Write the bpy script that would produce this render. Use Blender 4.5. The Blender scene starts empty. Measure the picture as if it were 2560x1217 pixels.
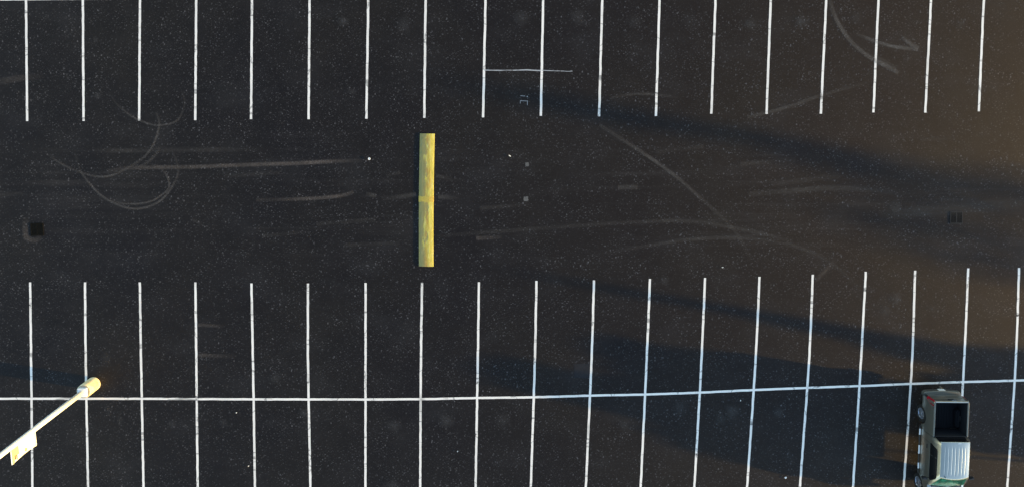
import bpy, bmesh, math, random
from mathutils import Vector, Matrix
random.seed(7)
R = math.radians
S = bpy.context.scene
COL = S.collection

# ------------------------------------------------------------------ camera numbers (pixels of the 2560x1217 photograph)
W0, H0 = 2560.0, 1217.0
FPX = 1900.0            # focal length in pixels
CAMH = 36.5             # drone height above the lot
TILT = 0.06             # radians off straight down
PX, PY = 1268.0, 279.0  # principal point (the photo is a crop of a taller frame)
ct, st = math.cos(TILT), math.sin(TILT)

def g(u, v, z=0.0):
    """survey: where the ray of photo pixel (u, v) meets the height z"""
    dx, dy, dz = (u-PX)/FPX, (PY-v)/FPX, -1.0
    wy = ct*dy + st*dz
    wz = -st*dy + ct*dz
    t = (z-CAMH)/wz
    return Vector((dx*t, wy*t, z))

# ------------------------------------------------------------------ sun
ELEV = R(8.0)
ALPHA = math.atan(0.17)
LDIR = Vector((-math.cos(ALPHA)*math.cos(ELEV), math.sin(ALPHA)*math.cos(ELEV), -math.sin(ELEV)))
AH = Vector((-math.cos(ALPHA), math.sin(ALPHA), 0))     # horizontal travel of the light
BH = Vector((math.sin(ALPHA), math.cos(ALPHA), 0))      # across it

# ------------------------------------------------------------------ materials
def new_mat(name):
    m = bpy.data.materials.new(name); m.use_nodes = True
    nt = m.node_tree
    return m, nt, nt.nodes['Principled BSDF']

def N(nt, t, **kw):
    n = nt.nodes.new(t)
    for k, v in kw.items():
        setattr(n, k, v)
    return n

def ramp(nt, fac, stops, interp='LINEAR'):
    r = N(nt, 'ShaderNodeValToRGB'); r.color_ramp.interpolation = interp
    e = r.color_ramp.elements
    while len(e) < len(stops): e.new(0.5)
    for el, (p, c) in zip(e, stops):
        el.position = p
        el.color = (c, c, c, 1) if isinstance(c, (int, float)) else (*c, 1)
    nt.links.new(fac, r.inputs[0])
    return r.outputs[0]

def math_n(nt, op, a, b=None, c=None, clamp=False):
    n = N(nt, 'ShaderNodeMath', operation=op, use_clamp=clamp)
    for i, x in enumerate((a, b, c)):
        if x is None: continue
        if isinstance(x, (int, float)): n.inputs[i].default_value = x
        else: nt.links.new(x, n.inputs[i])
    return n.outputs[0]

def noise(nt, vec, scale, detail=4, rough=0.5, out='Fac', dist=0.0):
    n = N(nt, 'ShaderNodeTexNoise')
    n.inputs['Scale'].default_value = scale; n.inputs['Detail'].default_value = detail
    n.inputs['Roughness'].default_value = rough; n.inputs['Distortion'].default_value = dist
    nt.links.new(vec, n.inputs['Vector'])
    return n.outputs[out]

def mapping(nt, vec, scale=(1,1,1), loc=(0,0,0), rot=(0,0,0)):
    n = N(nt, 'ShaderNodeMapping')
    n.inputs['Scale'].default_value = scale; n.inputs['Location'].default_value = loc; n.inputs['Rotation'].default_value = rot
    nt.links.new(vec, n.inputs['Vector'])
    return n.outputs[0]

def mixc(nt, fac, a, b, blend='MIX'):
    n = N(nt, 'ShaderNodeMix', data_type='RGBA', blend_type=blend)
    for sock, x in ((n.inputs[0], fac), (n.inputs[6], a), (n.inputs[7], b)):
        if isinstance(x, (int, float)): sock.default_value = x
        elif isinstance(x, tuple): sock.default_value = (*x, 1)
        else: nt.links.new(x, sock)
    return n.outputs[2]

def bump(nt, h, strength, dist, bsdf):
    b = N(nt, 'ShaderNodeBump'); b.inputs['Strength'].default_value = strength; b.inputs['Distance'].default_value = dist
    nt.links.new(h, b.inputs['Height']); nt.links.new(b.outputs[0], bsdf.inputs['Normal'])

def simple(name, col, rough=0.5, metal=0.0, spec=0.5, coat=0.0, var=0.0, vscale=6.0):
    m, nt, b = new_mat(name)
    b.inputs['Roughness'].default_value = rough; b.inputs['Metallic'].default_value = metal
    b.inputs['Specular IOR Level'].default_value = spec; b.inputs['Coat Weight'].default_value = coat
    tc = N(nt, 'ShaderNodeTexCoord').outputs['Object']
    f = noise(nt, tc, vscale, 5, 0.6)
    lo = tuple(max(0, c*(1-var)) for c in col); hi = tuple(min(1, c*(1+var)) for c in col)
    c = mixc(nt, f, lo, hi)
    nt.links.new(c, b.inputs['Base Color'])
    return m

# asphalt ---------------------------------------------------------------
def asphalt_mat():
    m, nt, b = new_mat('sealed asphalt')
    pos = N(nt, 'ShaderNodeNewGeometry').outputs['Position']
    big = noise(nt, pos, 0.13, 5, 0.6)
    mid = noise(nt, pos, 0.7, 5, 0.6)
    fine = noise(nt, pos, 14.0, 4, 0.7)
    base = ramp(nt, big, [(0.30, (0.0056, 0.0054, 0.0064)), (0.70, (0.0112, 0.0099, 0.0080))])
    v = math_n(nt, 'MULTIPLY_ADD', mid, 1.1, 0.43)
    v2 = math_n(nt, 'MULTIPLY_ADD', fine, 1.0, 0.50)
    base = mixc(nt, 1.0, base, v, 'MULTIPLY')
    base = mixc(nt, 1.0, base, v2, 'MULTIPLY')
    # drive-lane wear: long faint dusty streaks along the lane
    sx = N(nt, 'ShaderNodeSeparateXYZ'); nt.links.new(pos, sx.inputs[0])
    laneY = math_n(nt, 'ADD', sx.outputs['Y'], 6.3)
    lane = math_n(nt, 'ABSOLUTE', laneY)
    lane = ramp(nt, math_n(nt, 'MULTIPLY', lane, 0.2), [(0.40, 1.0), (0.78, 0.0)])
    stp = mapping(nt, pos, (0.10, 2.6, 1), rot=(0, 0, R(-2)))
    streak = noise(nt, stp, 1.0, 6, 0.62)
    streak = ramp(nt, streak, [(0.50, 0.0), (0.78, 1.0)])
    patchy = ramp(nt, noise(nt, pos, 0.22, 2, 0.5), [(0.40, 0.1), (0.65, 1.0)])
    sf = math_n(nt, 'MULTIPLY', math_n(nt, 'MULTIPLY', streak, lane), math_n(nt, 'MULTIPLY', patchy, 0.75))
    base = mixc(nt, sf, base, (0.034, 0.031, 0.029))
    # broad pale dusty clouds
    cl = ramp(nt, noise(nt, mapping(nt, pos, (0.35, 0.5, 1), (13, 4, 0)), 1.0, 5, 0.6), [(0.52, 0.0), (0.80, 0.50)])
    base = mixc(nt, cl, base, (0.024, 0.024, 0.025))
    # light stones in the surface: sparse bright aggregate
    def stones(scale, r0, r1, keep, seed, stretch=(1, 1, 1), rot=0.0):
        vn = N(nt, 'ShaderNodeTexVoronoi', feature='F1'); vn.inputs['Scale'].default_value = scale
        mv = mapping(nt, pos, stretch, (seed, seed*1.7, 0), (0, 0, rot))
        wob = noise(nt, pos, 30.0, 1, 0.5, 'Color')
        wv = N(nt, 'ShaderNodeVectorMath', operation='MULTIPLY_ADD')
        nt.links.new(wob, wv.inputs[0]); wv.inputs[1].default_value = (0.05, 0.05, 0); nt.links.new(mv, wv.inputs[2])
        nt.links.new(wv.outputs[0], vn.inputs['Vector'])
        vn.voronoi_dimensions = '2D'
        dot = ramp(nt, vn.outputs['Distance'], [(r0, 1.0), (r1, 0.0)])
        sc = N(nt, 'ShaderNodeSeparateColor'); nt.links.new(vn.outputs['Color'], sc.inputs[0])
        pick = ramp(nt, sc.outputs[0], [(keep, 0.0), (1.0, 1.0)])
        return math_n(nt, 'MULTIPLY', dot, pick)
    dens = ramp(nt, noise(nt, pos, 0.9, 3, 0.6), [(0.35, 0.25), (0.65, 1.0)])
    s1 = math_n(nt, 'MULTIPLY', stones(13.0, 0.10, 0.30, 0.35, 3.1), 0.36)
    s2 = math_n(nt, 'MULTIPLY', stones(5.5, 0.09, 0.22, 0.50, 9.4, (1, 1.7, 1), R(35)), 0.78)
    s3 = math_n(nt, 'MULTIPLY', stones(2.2, 0.05, 0.12, 0.40, 5.7, (1.5, 1, 1), R(20)), 0.85)
    sp = math_n(nt, 'MULTIPLY', math_n(nt, 'ADD', math_n(nt, 'ADD', s1, s2), s3, clamp=True), dens)
    base = mixc(nt, sp, base, (0.13, 0.128, 0.132))
    nt.links.new(base, b.inputs['Base Color'])
    b.inputs['Roughness'].default_value = ASPH_ROUGH
    b.inputs['Specular IOR Level'].default_value = ASPH_SPEC
    b.inputs['Diffuse Roughness'].default_value = 0.6
    b.inputs['Specular Tint'].default_value = (1.0, 0.86, 0.86, 1)
    hh = math_n(nt, 'ADD', noise(nt, pos, 45.0, 3, 0.6), math_n(nt, 'MULTIPLY', noise(nt, pos, 9.0, 3, 0.6), 0.8))
    bump(nt, hh, 0.5, 0.006, b)
    return m
ASPH_ROUGH, ASPH_SPEC = 0.62, 0.205

def paint_mat(name, col, wear):
    m, nt, b = new_mat(name)
    pos = N(nt, 'ShaderNodeNewGeometry').outputs['Position']
    # tyre scuffs: short dark bars across the line, a little slanted
    sc = noise(nt, mapping(nt, pos, (0.16, 1.0, 1), rot=(0, 0, R(24))), 1.55, 4, 0.75)
    scuff = ramp(nt, sc, [(0.585, 0.0), (0.64, 1.0)])
    sc2 = noise(nt, mapping(nt, pos, (1.0, 0.3, 1), (7, 3, 0), (0, 0, R(-20))), 1.1, 4, 0.7)
    scuff2 = ramp(nt, sc2, [(0.58, 0.0), (0.70, 0.6)])
    dirt = ramp(nt, noise(nt, pos, 1.3, 5, 0.65), [(0.45, 0.0), (0.85, 0.45)])
    gr = ramp(nt, noise(nt, pos, 60.0, 3, 0.7), [(0.58, 0.0), (0.78, 0.5)])
    f = math_n(nt, 'ADD', math_n(nt, 'ADD', math_n(nt, 'MULTIPLY', scuff, 0.62), math_n(nt, 'MULTIPLY', scuff2, 0.6)), math_n(nt, 'MULTIPLY', math_n(nt, 'ADD', dirt, gr), 0.35), clamp=True)
    f = math_n(nt, 'MULTIPLY', f, wear)
    # thin dark cracks and paint worn through to the stones
    vc = N(nt, 'ShaderNodeTexVoronoi', feature='DISTANCE_TO_EDGE'); vc.inputs['Scale'].default_value = 0.34; vc.voronoi_dimensions = '2D'
    wob = noise(nt, pos, 2.0, 4, 0.6, 'Color')
    wv = N(nt, 'ShaderNodeVectorMath', operation='MULTIPLY_ADD'); nt.links.new(wob, wv.inputs[0]); wv.inputs[1].default_value = (0.8, 0.8, 0); nt.links.new(pos, wv.inputs[2])
    nt.links.new(wv.outputs[0], vc.inputs['Vector'])
    crack = ramp(nt, vc.outputs['Distance'], [(0.004, 0.55), (0.014, 0.0)])
    grey = ramp(nt, noise(nt, pos, 0.28, 3, 0.6), [(0.45, 0.0), (0.72, 0.17)])
    f = math_n(nt, 'ADD', math_n(nt, 'ADD', f, math_n(nt, 'MULTIPLY', crack, wear)), grey, clamp=True)
    c = mixc(nt, f, col, (0.075, 0.075, 0.072))
    nt.links.new(c, b.inputs['Base Color'])
    b.inputs['Roughness'].default_value = 0.7; b.inputs['Specular IOR Level'].default_value = 0.25
    return m

def dust_mat(name, col, gain):
    """thin film of dust or rubbed rubber: strength along the strip in the attribute, soft edges across it"""
    m, nt, b = new_mat(name)
    uv = N(nt, 'ShaderNodeUVMap', uv_map='UVMap').outputs[0]
    sx = N(nt, 'ShaderNodeSeparateXYZ'); nt.links.new(uv, sx.inputs[0])
    fade = N(nt, 'ShaderNodeAttribute', attribute_name='fade').outputs['Fac']
    prof = math_n(nt, 'ABSOLUTE', math_n(nt, 'MULTIPLY_ADD', sx.outputs['Y'], 2.0, -1.0))
    prof = ramp(nt, prof, [(0.25, 1.0), (1.0, 0.0)], 'EASE')
    pos = N(nt, 'ShaderNodeNewGeometry').outputs['Position']
    n1 = ramp(nt, noise(nt, pos, 11.0, 4, 0.75), [(0.32, 0.25), (0.7, 1.0)])
    n2 = ramp(nt, noise(nt, pos, 0.8, 3, 0.6), [(0.3, 0.45), (0.65, 1.0)])
    a = math_n(nt, 'MULTIPLY', math_n(nt, 'MULTIPLY', math_n(nt, 'MULTIPLY', prof, fade), math_n(nt, 'MULTIPLY', n1, n2)), gain, clamp=True)
    b.inputs['Base Color'].default_value = (*col, 1)
    b.inputs['Roughness'].default_value = 0.95; b.inputs['Specular IOR Level'].default_value = 0.05
    nt.links.new(a, b.inputs['Alpha'])
    return m

def bump_paint_mat():
    m, nt, b = new_mat('worn yellow paint')
    tc = N(nt, 'ShaderNodeTexCoord').outputs['Object']
    sx = N(nt, 'ShaderNodeSeparateXYZ'); nt.links.new(tc, sx.inputs[0])
    n = noise(nt, mapping(nt, tc, (2.2, 0.7, 1)), 1.5, 6, 0.7)
    n2 = noise(nt, mapping(nt, tc, (9, 1.2, 1), (3, 1, 0)), 1.3, 5, 0.7)
    # worn in blotches, greyer and darker towards the left flank, ochre dirt along the crest
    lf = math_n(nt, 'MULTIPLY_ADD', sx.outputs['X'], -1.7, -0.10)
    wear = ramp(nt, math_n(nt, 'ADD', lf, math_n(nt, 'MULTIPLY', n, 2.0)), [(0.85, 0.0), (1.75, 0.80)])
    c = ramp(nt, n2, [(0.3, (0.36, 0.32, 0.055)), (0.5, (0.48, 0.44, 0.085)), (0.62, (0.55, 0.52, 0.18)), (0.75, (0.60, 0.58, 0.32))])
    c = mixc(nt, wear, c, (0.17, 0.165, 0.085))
    midb = math_n(nt, 'ABSOLUTE', math_n(nt, 'ADD', sx.outputs['X'], -0.06))
    midb = ramp(nt, midb, [(0.05, 1.0), (0.22, 0.15)])
    och = ramp(nt, noise(nt, mapping(nt, tc, (4, 0.8, 1), (1, 8, 0)), 1.0, 5, 0.7), [(0.40, 0.0), (0.58, 0.8)])
    och = math_n(nt, 'MULTIPLY', och, midb)
    c = mixc(nt, och, c, (0.40, 0.24, 0.05))
    sp = ramp(nt, noise(nt, tc, 16.0, 4, 0.8), [(0.57, 0.0), (0.70, 0.7)])
    c = mixc(nt, sp, c, (0.25, 0.22, 0.12))
    nt.links.new(c, b.inputs['Base Color'])
    b.inputs['Roughness'].default_value = 0.65; b.inputs['Specular IOR Level'].default_value = 0.25
    bump(nt, noise(nt, tc, 20, 4, 0.6), 0.35, 0.01, b)
    return m

M = {}
M['asphalt'] = asphalt_mat()
M['white_line'] = paint_mat('white road paint', (0.83, 0.78, 0.715), 0.95)
M['thin_line'] = paint_mat('thin marking paint', (0.36, 0.37, 0.38), 0.9)
M['tyre_dust'] = dust_mat('tyre dust', (0.17, 0.155, 0.14), 0.42)
M['brown_dust'] = dust_mat('brown dust', (0.20, 0.168, 0.145), 0.55)
M['stain'] = dust_mat('pale stain', (0.11, 0.11, 0.112), 0.5)
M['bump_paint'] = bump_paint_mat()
M['bump_band'] = simple('ochre patch', (0.44, 0.33, 0.055), 0.7, var=0.35, vscale=14)
M['patch'] = simple('old concrete patch', (0.085, 0.083, 0.08), 0.9, var=0.4, vscale=9)
M['seal_patch'] = simple('grey seal patch', (0.0145, 0.0155, 0.019), 0.85, spec=0.2, var=0.35, vscale=5)
M['iron'] = simple('cast iron', (0.010, 0.010, 0.010), 0.6, 0.3, var=0.4, vscale=20)
M['pit_panel'] = simple('drain pit', (0.0035, 0.0035, 0.0035), 0.95, spec=0.02, var=0.3)
M['silt'] = simple('silt', (0.007, 0.0065, 0.005), 0.95, spec=0.1, var=0.5, vscale=12)
M['scrap'] = simple('white litter', (0.72, 0.72, 0.70), 0.6, var=0.08)
M['pole_paint'] = simple('cream pole paint', (0.82, 0.82, 0.80), 0.45, var=0.06)
M['pedestal'] = None
M['banner'] = None

# ------------------------------------------------------------------ mesh helpers
def mesh_obj(name, bm, mat, parent=None, smooth=False, fix=True):
    if fix: bmesh.ops.recalc_face_normals(bm, faces=bm.faces)
    me = bpy.data.meshes.new(name); bm.to_mesh(me); bm.free()
    mats = mat if isinstance(mat, (list, tuple)) else [mat]
    for mm in mats: me.materials.append(mm)
    if smooth:
        for p in me.polygons: p.use_smooth = True
    o = bpy.data.objects.new(name, me); COL.objects.link(o)
    if parent is not None: o.parent = parent
    return o

def empty(name, loc, rz=0.0):
    o = bpy.data.objects.new(name, None); COL.objects.link(o)
    o.location = loc; o.rotation_euler = (0, 0, rz); o.empty_display_size = 0.3
    return o

def tag(o, label=None, cat=None, group=None, kind=None):
    if label: o['label'] = label
    if cat: o['category'] = cat
    if group: o['group'] = group
    if kind: o['kind'] = kind
    return o

def box(bm, c, s, rz=0.0, bev=0.0):
    r = bmesh.ops.create_cube(bm, size=1.0)
    vs = r['verts']
    mt = Matrix.Translation(c) @ Matrix.Rotation(rz, 4, 'Z') @ Matrix.Diagonal((*s, 1))
    bmesh.ops.transform(bm, matrix=mt, verts=vs)
    if bev > 0:
        es = list({e for v in vs for e in v.link_edges})
        bmesh.ops.bevel(bm, geom=es, offset=bev, segments=2, affect='EDGES', clamp_overlap=True)

def grid(bm, rows, close_u=False):
    vr = [[bm.verts.new(p) for p in row] for row in rows]
    for i in range(len(vr)-1):
        n = len(vr[i])
        for j in range(n if close_u else n-1):
            k = (j+1) % n
            try: bm.faces.new((vr[i][j], vr[i][k], vr[i+1][k], vr[i+1][j]))
            except ValueError: pass
    return vr

def tube(bm, pts, rad, seg=16, cap=True):
    pts = [Vector(p) for p in pts]
    rows = []
    for i, p in enumerate(pts):
        d = (pts[min(i+1, len(pts)-1)]-pts[max(i-1, 0)]).normalized()
        ref = Vector((0, 0, 1)) if abs(d.z) < 0.9 else Vector((1, 0, 0))
        x = d.cross(ref).normalized(); y = d.cross(x).normalized()
        r = rad[i] if isinstance(rad, (list, tuple)) else rad
        rows.append([p + x*math.cos(2*math.pi*k/seg)*r + y*math.sin(2*math.pi*k/seg)*r for k in range(seg)])
    vr = grid(bm, rows, True)
    if cap:
        bm.faces.new(vr[0]); bm.faces.new(vr[-1])

def resample(pts, step):
    """Catmull-Rom through the points at an even step"""
    P = [pts[0]*2-pts[1]] + list(pts) + [pts[-1]*2-pts[-2]]
    out = []
    for i in range(1, len(P)-2):
        a, b_, c, d = P[i-1], P[i], P[i+1], P[i+2]
        n = max(1, int((c-b_).length/step))
        for k in range(n):
            t = k/n
            out.append(0.5*((2*b_)+(c-a)*t+(2*a-5*b_+4*c-d)*t*t+(3*b_-a-3*c+d)*t**3))
    out.append(P[-2])
    return out

def strip(name, pts, width, z, mat, parent, step=0.25, jitter=0.0, fades=None, wob=0.0):
    pts = [Vector((p.x, p.y, 0)) for p in pts]
    pts = resample(pts, step) if len(pts) > 2 else [pts[0].lerp(pts[1], i/max(1, int((pts[1]-pts[0]).length/step))) for i in range(max(1, int((pts[1]-pts[0]).length/step))+1)]
    bm = bmesh.new(); uvl = bm.loops.layers.uv.new('UVMap'); fl = bm.verts.layers.float.new('fade')
    n = len(pts); prev = None
    for i, p in enumerate(pts):
        d = (pts[min(i+1, n-1)]-pts[max(i-1, 0)]).normalized(); nn = Vector((-d.y, d.x, 0))
        t = i/(n-1)
        if fades:
            x = t*(len(fades)-1); k = min(int(x), len(fades)-2); f = fades[k]+(fades[k+1]-fades[k])*(x-k)
        else: f = 1.0
        w = width/2
        o1, o2 = random.uniform(-jitter, jitter), random.uniform(-jitter, jitter)
        s = random.uniform(-wob, wob)
        a = bm.verts.new(p+nn*(w+o1+s)+Vector((0, 0, z))); c = bm.verts.new(p-nn*(w+o2-s)+Vector((0, 0, z)))
        a[fl] = f; c[fl] = f
        if prev:
            fc = bm.faces.new((prev[0], a, c, prev[1]))
            for lo, (uu, vv) in zip(fc.loops, ((prev[2], 1), (t, 1), (t, 0), (prev[2], 0))): lo[uvl].uv = (uu, vv)
        prev = (a, c, t)
    for fc in bm.faces:
        fc.normal_update()
        if fc.normal.z < 0: fc.normal_flip()
    return mesh_obj(name, bm, mat, parent, fix=False)

# ------------------------------------------------------------------ the lot
bm = bmesh.new()
bmesh.ops.create_grid(bm, x_segments=8, y_segments=8, size=600)
lot = mesh_obj('parking_lot', bm, M['asphalt'], fix=False)
tag(lot, kind='structure')

ZL, ZX, ZT = 0.004, 0.008, 0.012
LW = 0.110
# painted stall lines, surveyed one by one: the top row (x at the photo's top edge, x and y of the lower end)
TOP = [(-76, -71, 306), (65, 68, 303.5), (207.3, 209, 303), (350, 348.2, 302), (490.5, 488.2, 301), (630, 627.7, 298.5), (774, 771.5, 298.5), (920.7, 916, 297.5),
       (1064, 1060.7, 295.3), (1213.8, 1207.8, 294), (1358, 1352, 290.2), (1505.6, 1497.8, 291.5), (1648.8, 1639.8, 290.7), (1788.7, 1778.2, 285),
       (1926.7, 1916.3, 285.5), (2065.5, 2052, 285), (2196, 2183.6, 281.8), (2327.5, 2313, 282.3), (2459.5, 2446.8, 279), (2592, 2578, 278), (2724, 2710, 276)]
for x0, x1, y1 in TOP:
    dx = (x1-x0)/y1
    strip('stall_line', [g(x0-dx*300, -300), g(x0, 0), g(x1, y1)], LW, ZL, M['white_line'], lot, jitter=0.004, wob=0.006)
# the lower row: (x, y of the upper end, x at y 912, x at y 1217)
BOT = [(-62, 705.5, -60, -58), (75.5, 705, 78, 81.3), (212.7, 705, 214.6, 220.2), (349.5, 705, 353, 359), (488.5, 704.5, 490.8, 494.3), (628.5, 707.5, 632.6, 637.5),
       (770, 708, 770.2, 776.2), (914, 706.5, 913.8, 913.6), (1055, 706, 1052.3, 1050.5), (1197.3, 704.5, 1194.3, 1189), (1341.2, 701.3, 1336.8, 1327.2),
       (1485.2, 700, 1478.3, 1464.6), (1625, 696.4, 1616, 1601.6), (1762.5, 693.8, 1753, 1735.8), (1899, 691.3, 1888, 1867.6), (2032.2, 685.8, 2021.8, 1999.5),
       (2164.5, 678.6, 2151.8, 2132.5), (2287.7, 675.8, 2279.5, 2259), (2420.7, 670, 2409.8, 2392), (2547.7, 669, 2538.8, 2518), (2676, 667, 2666, 2646)]
for x0, y0, x1, x2 in BOT:
    strip('stall_line', [g(x0, y0), g(x1, 912), g(x2, 1217), g(x2+(x2-x1)*0.25, 1293)], LW, ZL, M['white_line'], lot, jitter=0.004, wob=0.006)
CROSS = [(-150, 995.5), (0, 995.3), (78, 995.3), (356, 995.5), (490, 996.2), (635, 996.8), (771, 997), (914, 997.3), (1052, 996.3), (1193, 993.5), (1334, 991.7),
         (1474, 987.6), (1612, 984.7), (1748.5, 980), (1884, 973.6), (2019, 968.3), (2149, 963.8), (2277, 958.4), (2409, 953.8), (2536, 950.2), (2640, 947), (2740, 944)]
strip('cross_line', [g(u, v) for u, v in CROSS], LW, ZX, M['white_line'], lot, jitter=0.004, wob=0.004)
strip('cross_line', [g(u, v) for u, v in [(-150, -1), (0, -0.8), (62, -1.2), (207, -2.6), (350, -4), (640, -8), (1060, -14), (1500, -22), (2000, -33), (2560, -48)]], LW, ZX, M['white_line'], lot, jitter=0.004)
# thin layout marks
strip('layout_mark', [g(u, v) for u, v in [(1211, 176.2), (1250, 176.5), (1283, 176.3), (1318, 175.8), (1352, 177.2)]], 0.050, ZX, M['thin_line'], lot, jitter=0.006, wob=0.008)
strip('layout_mark', [g(u, v) for u, v in [(1355, 176.5), (1390, 177.8), (1420, 179), (1431, 178.6)]], 0.030, ZX, M['thin_line'], lot, jitter=0.004, wob=0.006)
bm = bmesh.new()
def flat_bar(bm, u0, v0, u1, v1, w, z):
    a, c = g(u0, v0), g(u1, v1); d = (c-a).normalized(); n = Vector((-d.y, d.x, 0))*w/2; zz = Vector((0, 0, z))
    f = bm.faces.new([bm.verts.new(p+zz) for p in (a-n, c-n, c+n, a+n)]); f.normal_update()
    if f.normal.z < 0: f.normal_flip()
flat_bar(bm, 1300, 252.6, 1320, 253.2, 0.020, ZL)
flat_bar(bm, 1300.8, 253.6, 1300.4, 259.5, 0.020, ZL)
flat_bar(bm, 1318.7, 254.0, 1318.5, 263.5, 0.020, ZL)
flat_bar(bm, 1301, 240, 1313, 241, 0.020, ZL)
flat_bar(bm, 1317, 241.6, 1319.5, 242.4, 0.045, ZL)
mesh_obj('layout_mark', bm, M['thin_line'], lot, fix=False)

# tyre marks and dust: (points, width px, strengths along it, material)
TY, BR = M['tyre_dust'], M['brown_dust']
MARKS = [
 ([(270,230),(292,260),(325,288),(358,305),(395,313.5),(440,304),(458,275),(461,250),(450,220)], 4.5, [0,.5,.9,1,1,.9,.6,.4,0], TY),
 ([(391,282),(397,300),(398,316),(390,346),(375,376),(350,401),(312,424),(275,440),(237,440.5),(195,429),(160,413),(125,391),(108,376)], 5.0, [.4,.9,1,1,1,1,1,1,.9,.8,.8,.6,0], TY),
 ([(401,366),(390,386),(365,409),(337,421)], 6.0, [.1,.9,.7,.2], TY),
 ([(187,379),(200,424),(220,454),(250,486),(287,509),(325,521),(357,520.5),(390,509),(415,489),(435,459),(445,434),(442,404),(430,379)], 5.0, [.1,.4,.8,1,1,1,1,.9,1,1,.7,.5,.1], TY),
 ([(275,501),(300,508),(337,510),(375,504),(400,491),(422,471),(421,449),(410,429),(390,411)], 4.5, [.3,.8,.9,.9,1,1,1,.6,.1], TY),
 ([(268,428),(310,422),(365,419),(475,417.5),(640,411.5),(740,408.5),(800,405.5),(860,402.5),(905,401.5)], 8.5, [.15,.5,.8,.9,.8,1,1,1,.1], BR),
 ([(640,500),(690,499.5),(740,498),(800,495),(850,490),(870,485),(884,479.5)], 8.0, [.4,.25,.4,.8,1,1,.5], BR),
 ([(225,377),(260,376.5),(330,377),(480,375),(600,374),(655,375)], 10, [0,.6,.25,.2,.4,0], TY),
 ([(60,-0),(180,-30)], 8, [0,0], TY),
 ([(2071,-20),(2080,22),(2096,60),(2125,102),(2160,134),(2190,153),(2220,168),(2246,184)], 9, [.4,.9,1.1,1.2,1.4,1.7,1.9,.9], TY),
 ([(2140,85),(2190,105),(2230,116),(2270,122),(2294,124)], 7.5, [.2,1.3,1.6,1.9,1.0], TY),
 ([(2254,93),(2274,109),(2296,123)], 9, [.4,1.6,1.2], TY),
 ([(2160,130),(2205,150),(2240,174)], 9, [0,.6,.6], TY),
 ([(1868,293),(1920,281),(1980,264),(2040,243),(2110,222),(2200,200)], 8, [.5,.8,.7,.5,.3,0], TY),
 ([(1498,312),(1560,352),(1640,405),(1700,450),(1745,490),(1790,530),(1835,575),(1864,622),(1890,675)], 8, [.5,.7,1,1,.8,.5,.3,.3,0], TY),
 ([(1470,640),(1600,617),(1700,601),(1800,594),(1900,598),(1980,614),(2050,640),(2110,682),(2160,735)], 8, [0,.2,.35,.5,.5,.35,.3,.3,0], TY),
 ([(1540,560),(1700,552),(1840,570),(1960,600),(2040,640)], 9, [0,.4,.5,.5,0], TY),
 ([(1525,245),(1580,236),(1630,236),(1705,246)], 6, [.2,.7,.7,0], TY),
 ([(2040,700),(2065,672),(2090,650)], 10, [.3,.6,.1], BR),
 ([(2190,538),(2260,532),(2380,524),(2500,512),(2620,500)], 24, [0,.45,.4,.3,.15], TY),
 ([(2228,505),(2240,520),(2243,538)], 22, [.2,.6,.1], TY),
 ([(1090,590),(1250,578),(1400,567),(1560,556),(1700,548)], 9, [.1,.35,.3,.3,0], TY),
 ([(1090,440),(1130,446)], 8, [.8,.1], TY), ([(1095,492),(1150,496)], 9, [.8,.1], TY),
 ([(955,497),(1000,492),(1040,486)], 10, [.1,.5,.7], TY), ([(915,484),(940,490)], 9, [.3,.8], TY),
 ([(965,440),(1000,431)], 8, [.2,.5], TY),
 ([(1190,595),(1255,592)], 9, [.6,.1], BR), ([(1545,469),(1595,467)], 11, [.8,.5], TY), ([(1850,410),(1990,400)], 10, [.5,.1], TY),
 ([(1870,486),(1960,478),(2100,470),(2240,480)], 12, [.3,.6,.5,.1], TY), ([(1930,460),(2100,440)], 12, [.3,.2], TY),
 ([(495,811),(535,813),(560,816)], 8, [.6,.6,.1], BR), ([(495,886),(590,890)], 9, [.5,.1], BR),
 ([(480,548),(505,560)], 7, [.4,.3], TY), ([(655,590),(760,580)], 8, [.3,.2], TY), ([(790,560),(940,548)], 9, [.3,.3], TY),
 ([(860,612),(1000,606)], 9, [.3,.2], TY), ([(1200,520),(1320,512)], 9, [.4,.2], TY), ([(560,440),(700,432)], 8, [.2,.3], TY),
 ([(1640,380),(1760,366)], 10, [.2,.3], TY), ([(0,487),(60,483)], 9, [.3,.2], TY), ([(2300,350),(2380,346)], 8, [.3,.2], TY),
 ([(62,585),(72,598),(92,600),(104,590)], 11, [.5,.8,.6,.1], BR), ([(66,545),(64,575),(68,600)], 13, [.1,.65,.4], BR),
 ([(0,205),(50,196),(110,190)], 14, [.3,.35,.05], BR),
]
for pts, wpx, fades, mt in MARKS:
    if max(fades) == 0: continue
    strip('tyre_mark' if mt is TY else 'dust_streak', [g(u, v) for u, v in pts], wpx/52.0*1.65, ZT, mt, lot, step=0.15, fades=fades, wob=0.004)
    ZT += 0.0004
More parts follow.
